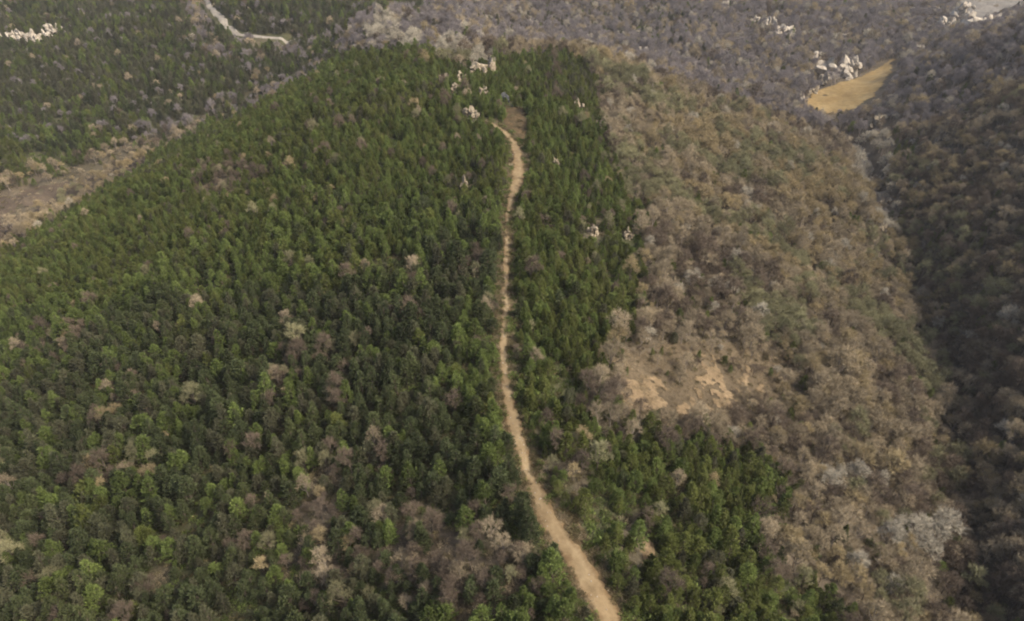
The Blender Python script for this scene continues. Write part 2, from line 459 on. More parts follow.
SCRUB_ZONE = area([(612,350),(660,345),(720,345),(790,355),(800,395),(760,420),(690,425),(620,420)])
REGIONS.append((SCRUB_ZONE, .12, .42))

def ever_share(x, y, stray=0.0):
    p = np.full(x.shape, .05); dens = np.ones(x.shape)
    wx = x + 8 * fbm(x, y, 24, 3, 21) + 1.5 * fbm(x, y, 5, 2, 22); wy = y + 5 * fbm(x, y, 22, 3, 23) + 1.5 * fbm(x, y, 5, 2, 24)
    if stray:
        wx = wx + rng.normal(0, stray, x.shape); wy = wy + rng.normal(0, stray, x.shape)
    for poly, share, den in REGIONS:
        lo, hi = poly.min(0) - 8, poly.max(0) + 8
        m = (wx > lo[0]) & (wx < hi[0]) & (wy > lo[1]) & (wy < hi[1])
        if not m.any(): continue
        k = np.nonzero(m)[0]
        k = k[inside(wx[k], wy[k], poly)]
        p[k] = share; dens[k] = den
    return p, dens

# ------------------------------------------------------------------ the terrain sheet
nx, ny = len(GX), len(GY)
vv = np.stack([gx.ravel(), gy.ravel(), Z], 1)
jj, ii = np.meshgrid(np.arange(ny - 1), np.arange(nx - 1), indexing='ij')
q0 = (jj * nx + ii).ravel()
quads = np.stack([q0, q0 + 1, q0 + nx + 1, q0 + nx], 1)
me = bpy.data.meshes.new('terrain')
me.vertices.add(len(vv)); me.vertices.foreach_set('co', vv.ravel())
me.loops.add(quads.size); me.loops.foreach_set('vertex_index', quads.ravel().astype(np.int32))
me.polygons.add(len(quads))
me.polygons.foreach_set('loop_start', np.arange(0, quads.size, 4, dtype=np.int32))
me.update(calc_edges=True); me.validate()
me.polygons.foreach_set('use_smooth', np.ones(len(quads), bool))
share_v, _ = ever_share(vv[:, 0], vv[:, 1])
dry_v = np.zeros(len(vv)); dry_v[inside(vv[:, 0] + 6 * fbm(vv[:, 0], vv[:, 1], 14, 4, 131), vv[:, 1] + 6 * fbm(vv[:, 0], vv[:, 1], 14, 4, 132), SCRUB_ZONE)] = 1
at = me.attributes.new('dry_slope', 'FLOAT', 'POINT'); at.data.foreach_set('value', dry_v.astype(np.float32))
at = me.attributes.new('evergreen_floor', 'FLOAT', 'POINT'); at.data.foreach_set('value', share_v.astype(np.float32))
tm, nt, b = new_mat('forest_floor', 0.95, 0.08)
geo = nt.nodes.new('ShaderNodeNewGeometry'); an = nt.nodes.new('ShaderNodeAttribute'); an.attribute_name = 'evergreen_floor'
n1 = noise_node(nt, .09, 8, geo.outputs['Position'], .65)
ra = ramp(nt, [(.3, (.060,.048,.035)), (.5, (.088,.071,.051)), (.72, (.130,.105,.074))]); nt.links.new(n1.outputs[0], ra.inputs[0])
rb = ramp(nt, [(.3, (.040,.044,.021)), (.5, (.054,.056,.027)), (.72, (.080,.070,.040))]); nt.links.new(n1.outputs[0], rb.inputs[0])
n2 = noise_node(nt, 1.6, 8, geo.outputs['Position'], .7)
rc = ramp(nt, [(.3, (.6,) * 3), (.7, (1.3,) * 3)]); nt.links.new(n2.outputs[0], rc.inputs[0])
cmx = mix_col(nt, an.outputs['Fac'], ra.outputs[0], rb.outputs[0])
ad = nt.nodes.new('ShaderNodeAttribute'); ad.attribute_name = 'dry_slope'
rdry = ramp(nt, [(.3, (.060,.047,.030)), (.5, (.090,.069,.043)), (.7, (.130,.100,.062))]); nt.links.new(n1.outputs[0], rdry.inputs[0])
cmx = mix_col(nt, ad.outputs['Fac'], cmx, rdry.outputs[0])
nt.links.new(mix_col(nt, 1.0, cmx, rc.outputs[0], 'MULTIPLY'), b.inputs['Base Color'])
bp = nt.nodes.new('ShaderNodeBump'); bp.inputs['Strength'].default_value = .6; bp.inputs['Distance'].default_value = .4
nt.links.new(n2.outputs[0], bp.inputs['Height']); nt.links.new(bp.outputs[0], b.inputs['Normal'])
me.materials.append(tm)
terrain = bpy.data.objects.new('terrain', me); col.objects.link(terrain)
tag(terrain, 'wooded ridge, valleys and far slopes with brown leaf litter', 'terrain', kind='structure')

tr = ribbon('path', TRAIL_W, TRAIL_M, 0.16, 11, 41, 0.05)
tag(tr, 'narrow tan dirt trail running up the ridge crest', 'path', kind='structure')
vg_line = TRAIL_W.copy(); vg_line[:, 2] = vg_line[:, 2] * 1.25 + 1.6
vg = ribbon('verge', vg_line, VERGE_M, 0.08, 9, 46, 0.06)
tag(vg, 'brown trodden verge along both sides of the trail', 'verge', kind='structure')
rd = ribbon('road', ROAD_W, ROAD_M, 0.5, 7, 51, 0.05)
tag(rd, 'pale dirt road bending across the far wooded hillside', 'road', kind='structure')
o, field_poly = patch('field', FIELD, FIELD_M, 1.2, 0.5, 61, 3, 0.2, 9.0, -.62)
tag(o, 'straw-yellow field on the valley floor beyond the gully', 'field', kind='structure')
o, fallow_poly = patch('fallow_ground', FALLOW, FALLOW_M, 1.6, 0.4, 65, 6, 0.5, 8.0, -.30)
tag(o, 'bare reddish-brown ground in the valley left of the hill', 'ground', kind='structure')
o, quarry_poly = patch('quarry_floor', QUARRY, QUARRY_M, 3.0, 0.8, 71, 5, 0.6)
tag(o, 'pale bare quarry floor on the far hillside', 'quarry', kind='structure')
o, bed_poly = patch('gravel_ground', BED, BED_M, 1.2, 0.25, 75, 4, 0.5)
tag(o, 'stony tan bank along the upper gully', 'ground', kind='structure')
o, head_poly = patch('trail_head', HEAD, VERGE_M, 0.6, 0.06, 77, 2.0, 0.1)
tag(o, 'brown trodden soil around the upper end of the trail', 'ground', kind='structure')
scar_polys = []
for k, s in enumerate(SCARS):
    o, sp = patch('bare_soil', s, SCAR_M, 0.5, 0.12, 81 + 3 * k, 3.4, 0.25, 4.0, -.14)
    tag(o, ['pale tan soil scar nearest the green wood on the right flank', 'tall orange-brown soil scar in the middle of the right flank',
            'small soil scar just right of the tall orange-brown one', 'low pale soil scar between the two largest scars',
            'small brown soil strip at the upper edge of the green wood', 'rightmost small soil scar on the right flank',
            'small orange soil strip below the scars', 'brown soil strip right of the lower trail'][k], 'ground', 'soil scars on the right flank', 'structure')
    scar_polys.append(sp)

# ------------------------------------------------------------------ plant prototypes
proto_col = bpy.data.collections.new('plant_stock')       # not linked to the scene: only a store

def tube(V, F, pts_, rad, sides=5):
    base = len(V)
    for i, (p, r) in enumerate(zip(pts_, rad)):
        p = np.asarray(p)
        a = np.asarray(pts_[min(i + 1, len(pts_) - 1)]) - np.asarray(pts_[max(i - 1, 0)])
        a = a / (np.linalg.norm(a) + 1e-9)
        ref = np.array([1.0, 0, 0]) if abs(a[2]) > .8 else np.array([0, 0, 1.0])
        e1 = np.cross(a, ref); e1 /= np.linalg.norm(e1); e2 = np.cross(a, e1)
        for s in range(sides):
            t = 2 * math.pi * s / sides
            V.append(p + r * (math.cos(t) * e1 + math.sin(t) * e2))
    for i in range(len(pts_) - 1):
        for s in range(sides):
            a, b_ = base + i * sides + s, base + i * sides + (s + 1) % sides
            F.append((a, b_, b_ + sides, a + sides))

def unit(v): return v / (np.linalg.norm(v) + 1e-9)

def pine_meshes(seed, h, R, slim, open_):
    r = np.random.default_rng(seed)
    TV, TF, CV, CF = [], [], [], []
    bend = r.normal(0, .10, 2)
    def axis_at(t): return np.array([bend[0] * t * t * 2, bend[1] * t * t * 2, t * h])
    tube(TV, TF, [axis_at(t) for t in (-.06, 0, .25, .5, .75, .96)], [.17, .14, .11, .08, .05, .02], 6)
    whorls = int(r.integers(10, 13))
    side = r.uniform(0, 2 * math.pi)
    for w in range(whorls):
        t = .13 + .85 * (w / (whorls - 1)) ** .92
        prof = (1 - t) ** slim * min(1, .55 + 2.2 * t)
        n_b = int(r.integers(6, 9)) if t < .8 else 5
        for k in range(n_b):
            if r.random() < open_: continue
            az = 2 * math.pi * (k + r.uniform(-.3, .3)) / n_b + w * 1.1
            L = R * prof * r.uniform(.75, 1.2) * (1 + .18 * math.cos(az - side)) + .22
            el = math.radians(r.uniform(8, 32) + 35 * t)
            d = np.array([math.cos(az) * math.cos(el), math.sin(az) * math.cos(el), math.sin(el)])
            p0 = axis_at(t); p1 = p0 + d * L
            tube(TV, TF, [p0, p1], [.032, .010], 3)
            for f in ((.5, .78, 1.0) if L > .9 else (.55, 1.0)):
                c = p0 + d * L * f + r.normal(0, .06, 3)
                for _ in range(9):
                    q = unit(d * .75 + r.normal(0, .75, 3) + np.array([0, 0, .35]))
                    ln = r.uniform(.32, .72); s = unit(np.cross(q, r.normal(0, 1, 3))) * r.uniform(.045, .085)
                    m = c + q * ln * .55
                    i = len(CV); CV += [c - s * .25, m + s, c + q * ln, m - s]
                    CF.append((i, i + 1, i + 2, i + 3))
    for _ in range(14):
        q = unit(np.array([0, 0, 1.0]) + r.normal(0, .5, 3)); s = unit(np.cross(q, r.normal(0, 1, 3))) * .06
        c = axis_at(.95); i = len(CV); CV += [c - s, c + q * .5 + s * .5, c + q * .55, c + s]; CF.append((i, i + 1, i + 2, i + 3))
    return TV, TF, CV, CF

def bare_meshes(seed, h, R, up):
    r = np.random.default_rng(seed)
    TV, TF, CV, CF = [], [], [], []
    lean = r.normal(0, .25, 2)
    fork = h * r.uniform(.20, .30)
    cz = h * .56
    tube(TV, TF, [(0, 0, -.5), (0, 0, 0), (lean[0] * .3, lean[1] * .3, fork), (lean[0], lean[1], h * .68)], [.20, .16, .11, .05], 6)
    def twig(p, d, ln, w):
        s = unit(np.cross(d, r.normal(0, 1, 3))) * w
        i = len(CV); e = p + d * ln + r.normal(0, .05, 3)
        CV.extend([p - s, p + s, e]); CF.append((i, i + 1, i + 2))
    def strip(p, e, w):
        d = unit(e - p); s = unit(np.cross(d, r.normal(0, 1, 3))) * w; s2 = np.cross(d, s)
        for a in (s, s2):
            i = len(CV); CV.extend([p - a, p + a, e + a * .6, e - a * .6]); CF.append((i, i + 1, i + 2, i + 3))
    limbs = int(r.integers(8, 11))
    lobes = []
    for k in range(limbs):                                   # limbs rise to the lobes of a domed crown
        az = 2.4 * k + r.uniform(-.3, .3); f = (k + .5) / limbs
        rr = R * .72 * math.sqrt(f) * r.uniform(.85, 1.1)
        c = np.array([lean[0] + rr * math.cos(az), lean[1] + rr * math.sin(az), cz + (h * .36) * (1 - f ** 1.5) * r.uniform(.8, 1.1) + up * .01])
        p0 = np.array([lean[0] * .3, lean[1] * .3, fork + (h * .3) * (1 - f)])
        tube(TV, TF, [p0, (p0 + c) / 2 - np.array([0, 0, .25]), c], [.075, .05, .025], 4)
        lobes.append((c, R * r.uniform(.34, .50)))
    for c, lr in lobes:
        for b_ in range(24):
            d2 = unit(r.normal(0, 1, 3) + np.array([0, 0, .55])); q1 = c + d2 * lr * r.uniform(.55, 1.05) * np.array([1, 1, .85])
            q0 = c + (q1 - c) * .15 - np.array([0, 0, .25])
            strip(q0, q1, .015)
            for e in range(10):
                g3 = r.uniform(.25, 1.0)
                twig(q0 + (q1 - q0) * g3, unit(d2 + r.normal(0, .6, 3) + np.array([0, 0, .3])), r.uniform(.3, .75), r.uniform(.014, .026))
    return TV, TF, CV, CF

def stock(name, V, F, mat):
    return mesh_obj(name, V, F, mat, link=False)

def joined(name, TV, TF, CV, CF, m_t, m_c):
    o = mesh_obj(name, list(TV) + list(CV), list(TF) + [tuple(i + len(TV) for i in f) for f in CF], m_t, link=False)
    o.data.materials.append(m_c)
    o.data.polygons.foreach_set('material_index', [0] * len(TF) + [1] * len(CF))
    proto_col.objects.link(o)
    return o

PINE_SHAPES = [(11, 5.6, 1.95, .58, .06, 'rounded'), (12, 7.0, 1.9, .80, .06, 'tall'), (13, 4.5, 2.0, .46, .10, 'squat'), (14, 6.0, 2.15, .70, .20, 'ragged'), (15, 6.2, 1.5, .78, .05, 'slender')]
BARE_SHAPES = [(31, 5.8, 2.6, 0, 'spreading'), (32, 6.8, 2.2, 12, 'upright'), (33, 4.8, 2.4, -6, 'low'), (34, 5.8, 2.3, 8, 'rounded')]
pine_parts, bare_parts = {}, {}
stock_names = []
for si, (sd, h, R, sl, op, word) in enumerate(PINE_SHAPES):
    TV, TF, CV, CF = pine_meshes(sd, h, R, sl, op)
    for gi, (gname, gm) in enumerate(GREENS.items()):
        pine_parts[(si, gi)] = (stock('trunk', TV, TF, BARK).data, stock('crown', CV, CF, gm).data)
        joined('a_%02d_%d' % (si, gi), TV, TF, CV, CF, BARK, gm)
for si, (sd, h, R, up, word) in enumerate(BARE_SHAPES):
    TV, TF, CV, CF = bare_meshes(sd, h, R, up)
    for gi, (gname, gm) in enumerate(TWIGS.items()):
        bm = BARK_GREY if gi in (0, 4, 5) else BARK
        bare_parts[(si, gi)] = (stock('trunk', TV, TF, bm).data, stock('crown', CV, CF, gm).data)
        joined('b_%02d_%d' % (si, gi), TV, TF, CV, CF, bm, gm)
# low plants: scrub bushes and tufts of dry grass
def bush_mesh(seed, n_, R, flat, wid, ln):
    r = np.random.default_rng(seed); V, F = [], []
    for _ in range(n_):
        d = unit(r.normal(0, 1, 3)); d[2] = abs(d[2]) * flat + .1
        p = d * R * r.uniform(.15, 1) ** .6; q = unit(d + r.normal(0, .5, 3) + np.array([0, 0, .5]))
        s = unit(np.cross(q, r.normal(0, 1, 3))) * r.uniform(.6, 1.3) * wid; L = r.uniform(.6, 1.3) * ln
        i = len(V); V += [p - s * .4, p + q * L * .5 + s, p + q * L, p + q * L * .5 - s]; F.append((i, i + 1, i + 2, i + 3))
    return V, F
low_i = {}
LOW = [('c_0', 150, .75, .9, .05, .30, SCRUB), ('c_1', 130, .60, .8, .05, .28, GREENS['mid green']), ('c_2', 140, .8, .8, .018, .45, TWIGS['grey-brown']),
       ('d_0', 90, .45, .25, .018, .55, DRY), ('d_1', 70, .6, .2, .02, .42, DRY)]
for k, (nm, n_, R, fl, wd, ln, mt) in enumerate(LOW):
    V, F = bush_mesh(60 + k, n_, R, fl, wd, ln)
    o = mesh_obj(nm, V, F, mt, link=False); proto_col.objects.link(o)
def stone_mesh(seed):
    r = np.random.default_rng(seed); V, F = [], []
    rings = [(0, .05), (.55, -.05), (.5, .35), (.22, .55)]
    for k_, (rad, z_) in enumerate(rings):
        for a_ in range(6):
            t = a_ * math.pi / 3; q = rad * r.uniform(.75, 1.25)
            V.append((q * math.cos(t), q * math.sin(t) * .8, z_ * r.uniform(.8, 1.2) - .05))
    for k_ in range(1, 3):
        for a_ in range(6):
            p = k_ * 6 + a_; q = k_ * 6 + (a_ + 1) % 6; F.append((p, q, q + 6, p + 6))
    F.append(tuple(range(18, 24)))
    return V, F
for k_ in range(2):
    V, F = stone_mesh(90 + k_); o = mesh_obj('e_%d' % k_, V, F, ROCK, link=False); proto_col.objects.link(o)
stock_sorted = sorted(o.name for o in proto_col.objects)
STOCK = {nm: i for i, nm in enumerate(stock_sorted)}

# ------------------------------------------------------------------ rocks: where they stand
G1, G2, G3, G4, G5 = 'white cliffs above the yellow field', 'pale rocks on the far right hills', 'pale rocks in the far left wood', 'pale rocks around the summit', 'rocks in the gully'
ROCKS = [
 (832,76,27,19,ROCK,'broad white cliff face directly behind the yellow field',G1),(850,75,12,20,ROCK,'narrow upright white rock right of the broad cliff by the yellow field',G1),
 (814,60,9,12,ROCK,'small white rock up and left of the broad cliff',G1),(800,98,10,7,ROCK,'white boulder at the lower left tip of the yellow field',G1),
 (812,92,9,4,ROCK_T,'low tan rock between field tip and white cliff',G1),(820,83,9,6,ROCK_T,'tan rock at the upper left rim of the yellow field',G1),(843,38,5,5,ROCK,'tiny pale rock above the white cliffs',G1),
 (789,98,7,4,ROCK,'small pale stone left of the yellow field tip',G1),
 (784,32,16,7,ROCK,'long pale rock on the far slope above the white cliffs',G2),(770,23,10,5,ROCK,'pale rock at the upper end of the far slope band',G2),(756,20,8,5,ROCK,'leftmost pale rock of the far slope band',G2),
 (725,5,7,5,ROCK,'pale rock near the top edge right of centre',G2),(697,66,12,7,ROCK,'pale rock on the slope shoulder behind the brown wood',G2),(710,73,14,6,ROCK,'wide pale rock just right of the shoulder rock',G2),
 (640,52,10,9,ROCK,'single pale rock right of the green summit',G2),(918,47,9,5,ROCK,'small pale rock below the quarry on the far right slope',G2),
 (942,27,10,17,ROCK,'leaning pale rock face left of the quarry',G2),(934,11,6,6,ROCK,'small pale rock above the leaning rock face',G2),(961,20,9,24,ROCK,'tall pale quarry wall at the left of the quarry floor',G2),
 (985,24,30,9,ROCK,'bright quarry face below the quarry floor',G2),(876,126,9,15,ROCK_T,'leaning pale rock on the dark bank below the field',G5),
 (0,40,8,9,ROCK,'pale rock at the left picture edge in the far wood',G3),(13,36,8,6,ROCK,'small pale rock second from the left picture edge',G3),(22,37,12,8,ROCK,'broad pale rock in the middle of the far left row',G3),
 (33,40,10,7,ROCK,'pale rock just right of the broad one in the far left row',G3),(45,39,10,7,ROCK,'pale rock under the two highest of the far left row',G3),(51,31,10,9,ROCK,'upright pale rock at the right end of the far left row',G3),
 (61,31,6,6,ROCK,'rightmost small pale rock of the far left row',G3),
 (446,79,12,5,ROCK_T,'flat pale rock left of the summit among pines',G4),(462,78,10,5,ROCK_T,'flat pale rock nearer the summit among pines',G4),(455,89,6,9,ROCK_T,'narrow pale rock below the flat summit rocks',G4),
 (484,91,8,7,ROCK_T,'pale boulder just left of the blue-grey boulder',G4),(472,113,12,7,ROCK_T,'rounded pale boulder left of the trail head',G4),(482,68,20,9,ROCK_T,'largest pale rock behind the summit pines',G4),
 (578,107,10,8,ROCK_T,'pale boulder in the green wood right of the trail head',G4),(598,123,8,6,ROCK_T,'pale stone at the edge of the green wood below the boulder',G4),
 (464,184,6,6,ROCK_T,'small pale stone left of the upper trail',G4),(556,160,5,5,ROCK_T,'small pale stone right of the upper trail',G4),(478,270,9,9,ROCK_T,'pale stone left of the middle trail',G4),
 (592,230,11,7,ROCK_T,'pale stone among pines right of the middle trail',G4),(628,234,9,5,ROCK_T,'flat pale stone where green wood meets brown wood',G4),
 (505,101,12,9,ROCK_B,'dark blue-grey boulder at the head of the trail',None),
 (846,142,10,5,ROCK_T,'pale tan rock at the top of the stony bank',G5),(858,160,12,6,ROCK_T,'tan rock in the upper stony bank',G5),(872,180,10,7,ROCK_T,'tan rock half way down the stony bank',G5),
 (884,205,10,6,ROCK_T,'tan rock low on the stony bank',G5),(880,228,9,5,ROCK_T,'lowest tan rock of the stony bank',G5),(912,141,4,4,ROCK,'tiny pale stone on the dark bank',G5),(918,184,4,5,ROCK,'tiny pale stone lower on the dark bank',G5)]
HIDE = {G1: 2.5, G2: 4.3, G3: 3.2, G4: 2.0, G5: 2.0, None: .8}                                                   # lower metres of a rock that stand behind plants
ROCK_AT = []
for u, v, wp, hp, mt, lab, grp in ROCKS:
    x, y = ground_at(u, v); d = float(project(x, y, float(height(x, y)))[2])
    hd = HIDE[grp]; x, y = ground_at(u, v + hd * FPX / d * .92); d = float(project(x, y, float(height(x, y)))[2])
    ROCK_AT.append((x, y, max(wp, .8 * hp) * d / FPX / 2 * 1.5, hp * d / FPX * 1.25 + hd))

# ------------------------------------------------------------------ where plants stand
def scatter(x0, x1, y0, y1, sp, jit=.38):
    xs, ys = np.arange(x0, x1, sp), np.arange(y0, y1, sp * .87)
    X, Y = np.meshgrid(xs, ys); X = X + (np.arange(len(ys)) % 2)[:, None] * sp / 2
    X = X.ravel() + rng.uniform(-jit, jit, X.size) * sp; Y = Y.ravel() + rng.uniform(-jit, jit, Y.size) * sp
    return X, Y

def in_sight(X, Y, margin_px, extra=0.0):
    Zt = height(X, Y)
    u, v, d = project(X, Y, Zt)
    return (d > 30) & (u > -margin_px) & (u < W + margin_px) & (v > -margin_px) & (v < H + margin_px)

def blocked(X, Y, trail_gap=1.0, soil=True):
    m = line_dist(X, Y, TRAIL_W) < trail_gap
    m |= (line_dist(X, Y, ROAD_W) < 1.5) | (line_dist(X, Y + 6, ROAD_W) < 2.5)
    for pl in (field_poly, quarry_poly): m |= inside(X, Y, pl)
    for k_ in (4, 8, 12): m |= inside(X, Y + k_, field_poly)
    if trail_gap > 0: m |= inside(X, Y, head_poly)
    for x, y, rw, rh in ROCK_AT:
        near_ = np.hypot(X - x, Y - y) < rw + 18
        dx, dy = X - x, Y - y
        m |= near_ & (rng.random(X.shape) < .86) & (np.abs(dx) < rw + .3) & (dy > (-16 if y > 400 else -9)) & (dy < rw * .9)
    if soil:
        for pl in scar_polys: m |= inside(X, Y, pl)
        m |= inside(X, Y, fallow_poly) & (rng.random(X.shape) > .035)
        m |= inside(X, Y, bed_poly) & (rng.random(X.shape) > .45)
    return m

near = scatter(-230, 290, 40, 360, 2.5, .46)
fill = scatter(-150, 110, 45, 380, 3.3, .5)
far = scatter(-560, 720, 360, 900, 3.8)
side_l = scatter(-420, -230, 60, 360, 3.6)
tl = lambda y: np.interp(y, TRAIL_W[:, 1], TRAIL_W[:, 0])
young_zone = lambda x, y: (y < 400) & ((x > tl(y)) | (y > 215 + 30 * fbm(x, y, 40, 2, 113)))
fy_ = young_zone(*fill); fill = (fill[0][fy_], fill[1][fy_])
X = np.concatenate([near[0], far[0], side_l[0], fill[0]]); Y = np.concatenate([near[1], far[1], side_l[1], fill[1]])
big = np.concatenate([np.full(len(near[0]), .88), np.full(len(far[0]), 1.12), np.full(len(side_l[0]), 1.0), np.full(len(fill[0]), .62)])
is_fill = np.concatenate([np.zeros(len(near[0]) + len(far[0]) + len(side_l[0]), bool), np.ones(len(fill[0]), bool)])
ok = in_sight(X, Y, 110); X, Y, big, is_fill = X[ok], Y[ok], big[ok], is_fill[ok]
ok = ~blocked(X, Y, 0.9); X, Y, big, is_fill = X[ok], Y[ok], big[ok], is_fill[ok]
share, dens = ever_share(X, Y, 2.6)
gap = fbm(X, Y, 16, 3, 91)
ok = (rng.random(len(X)) < dens) & ~(is_fill & (share < .5)) & ((gap > -.42) | (rng.random(len(X)) < .35))
X, Y, big, share, gap = X[ok], Y[ok], big[ok], share[ok], gap[ok]
clump = fbm(X, Y, 20, 3, 95) * .9
p_e = np.clip(share + clump * np.minimum(share, 1 - share) * 1.6, 0, 1)
is_e = rng.random(len(X)) < p_e
# bare trees stand a little wider apart than pines
keep = is_e | (rng.random(len(X)) < .74)
X, Y, big, share, is_e = X[keep], Y[keep], big[keep], share[keep], is_e[keep]
Zt = height(X, Y)
U, Vp, D = project(X, Y, Zt)

# plants that keep low beside the trail
dt = line_dist(X, Y, TRAIL_W)
size = rng.triangular(.48, .88, 1.5, len(X)) * big * np.where(dt < 2.2, .72, 1.0)
size *= 1 + .22 * fbm(X, Y, 30, 2, 97)
young = is_e & young_zone(X, Y)
size = np.where(young, size * .82, size)
size = np.where(is_e, size, size * rng.uniform(.92, 1.45, len(X)) * np.where((X < -90) & (Y > 200), .78, 1.0))
size = np.where(inside(X, Y, SCRUB_ZONE), size * .62, size)
# tone: leaves of a stand resemble each other
tone = fbm(X, Y, 34, 3, 101) + rng.normal(0, .22, len(X))
g_i = np.where(tone < -.22, 0, np.where(tone < .16, 1, np.where(tone < .42, 2, 3)))
# the young planting is a fresher green, shade low on the left flank is put into the needle colours
q2_ = rng.random(len(X))
g_i = np.where(young, np.where(q2_ < .38, 2, np.where((g_i == 0) & (q2_ < .9), 1, g_i)), g_i)
slope_shade = (X < -12) & (Y < 165 + 25 * fbm(X, Y, 40, 2, 111))
g_i = np.where(slope_shade & (rng.random(len(X)) < .68), 0, g_i)
g_i = np.where(slope_shade & (rng.random(len(X)) < .22), 3, g_i)
g_i = np.where(slope_shade & (g_i == 2) & (rng.random(len(X)) < .85), 1, g_i)
g_i = np.where((Y > 175) & (Y < 380) & (g_i == 0) & (rng.random(len(X)) < .6), 1, g_i)
g_i = np.where((Y > 420) & (rng.random(len(X)) < .5), 3, g_i)
t_tone = fbm(X, Y, 40, 3, 105) + rng.normal(0, .3, len(X))
t_i = np.where(t_tone < -.35, 2, np.where(t_tone < .22, 0, 1))
t_i = np.where((rng.random(len(X)) < .035) & (share < .2), 4, t_i)
main_hill = inside(X, Y, REGIONS[5][0])
q_ = rng.random(len(X)); t_i = np.where(main_hill, np.where(q_ < .66, 2, np.where(q_ < .76, 0, np.where(q_ < .90, 3, 1))), t_i)
ol = fbm(X, Y, 26, 3, 109) + rng.normal(0, .15, len(X))
t_i = np.where((ol > .22) & (share < .2) & (Y < 380), 3, t_i)
GULLY = [lift(u, v, z)[:2] for u, v, z in [(985,640,-33),(960,500,-41),(953,420,-45),(942,350,-49),(920,280,-54),(895,220,-58),(865,170,-61),(838,125,-64)]]
gyx = np.interp(Y, [p[1] for p in GULLY], [p[0] for p in GULLY])
other_bank = (X > gyx + 3) & (Y < 480) & (Y > 40)
t_i = np.where(other_bank & (rng.random(len(X)) < .42), 2, t_i)      # more dark brown trees on the other bank
t_i = np.where((Y > 430) & (X > -120) & (rng.random(len(X)) < .05), 4, t_i)
t_i = np.where((Y > 440) & (t_i == 1) & (rng.random(len(X)) < .75), 0, t_i)
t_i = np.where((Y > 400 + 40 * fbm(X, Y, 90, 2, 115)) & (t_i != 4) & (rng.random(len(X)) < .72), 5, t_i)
PALE = [oval(383, 36, 18, 14), oval(410, 50, 16, 8), oval(455, 58, 20, 5), oval(482, 66, 14, 8), oval(868, 165, 22, 26), oval(884, 215, 14, 22), oval(905, 545, 34, 16), oval(835, 480, 22, 14), oval(640, 350, 18, 6)]
for k, pl in enumerate(PALE):
    m = inside(X, Y, pl) & (rng.random(len(X)) < .8); t_i = np.where(m, 4, t_i); is_e = np.where(m & (rng.random(len(X)) < .8), False, is_e)
s_e = rng.integers(0, len(PINE_SHAPES), len(X)); s_b = rng.integers(0, len(BARE_SHAPES), len(X))
s_b = np.where(main_hill & (rng.random(len(X)) < .6), 1, s_b)
size = np.where(main_hill & ~is_e, size * .8, size)
rot = rng.uniform(0, 2 * math.pi, len(X)); tilt = rng.normal(0, .05, (len(X), 2))
bed = 0.10

# ------------------------------------------------------------------ woods that read as a mass
def wood(name, idx, stock_idx, scale, label, cat):
    me_ = bpy.data.meshes.new(name)
    co = np.stack([PX[idx], PY[idx], PZ[idx]], 1).astype(np.float32)
    me_.vertices.add(len(co)); me_.vertices.foreach_set('co', co.ravel())
    for nm, tp, key, arr in (('pick', 'INT', 'value', stock_idx.astype(np.int32)), ('size', 'FLOAT', 'value', scale.astype(np.float32)),
                             ('turn', 'FLOAT_VECTOR', 'vector', PR[idx].astype(np.float32).ravel())):
        a_ = me_.attributes.new(nm, tp, 'POINT'); a_.data.foreach_set(key, arr)
    o = bpy.data.objects.new(name, me_); col.objects.link(o)
    md = o.modifiers.new('plants', 'NODES'); md.node_group = GN
    tag(o, label, cat, kind='stuff')
    return o

GN = bpy.data.node_groups.new('stand_of_plants', 'GeometryNodeTree')
GN.interface.new_socket('Geometry', in_out='INPUT', socket_type='NodeSocketGeometry')
GN.interface.new_socket('Geometry', in_out='OUTPUT', socket_type='NodeSocketGeometry')
gi_ = GN.nodes.new('NodeGroupInput'); go_ = GN.nodes.new('NodeGroupOutput')
ci = GN.nodes.new('GeometryNodeCollectionInfo'); ci.inputs['Collection'].default_value = proto_col
ci.inputs['Separate Children'].default_value = True; ci.inputs['Reset Children'].default_value = True
iop = GN.nodes.new('GeometryNodeInstanceOnPoints'); iop.inputs['Pick Instance'].default_value = True
def named(nm, tp):
    nd = GN.nodes.new('GeometryNodeInputNamedAttribute'); nd.data_type = tp; nd.inputs['Name'].default_value = nm; return nd.outputs['Attribute']
GN.links.new(gi_.outputs[0], iop.inputs['Points']); GN.links.new(ci.outputs[0], iop.inputs['Instance'])
GN.links.new(named('pick', 'INT'), iop.inputs['Instance Index'])
GN.links.new(named('turn', 'FLOAT_VECTOR'), iop.inputs['Rotation'])
GN.links.new(named('size', 'FLOAT'), iop.inputs['Scale'])
GN.links.new(iop.outputs[0], go_.inputs[0])

PX, PY, PZ = X, Y, Zt - bed
PR = np.stack([tilt[:, 0], tilt[:, 1], rot], 1)
pine_names = [[STOCK['a_%02d_%d' % (s, g)] for g in range(4)] for s in range(len(PINE_SHAPES))]
bare_names = [[STOCK['b_%02d_%d' % (s, g)] for g in range(6)] for s in range(len(BARE_SHAPES))]
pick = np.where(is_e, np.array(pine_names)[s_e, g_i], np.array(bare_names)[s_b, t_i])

# visible from above and inside the picture, largest first
shown = (U > 4) & (U < W - 4) & (Vp > 8) & (Vp < H + 14)
view_size = np.where(shown, size / D, 0)
N_SOLO = 300
solo_e = np.nonzero(is_e)[0]; solo_e = solo_e[np.argsort(-view_size[solo_e])][:N_SOLO]
solo_b = np.nonzero(~is_e)[0]; solo_b = solo_b[np.argsort(-view_size[solo_b])][:N_SOLO]
solo = np.zeros(len(X), bool); solo[solo_e] = True; solo[solo_b] = True

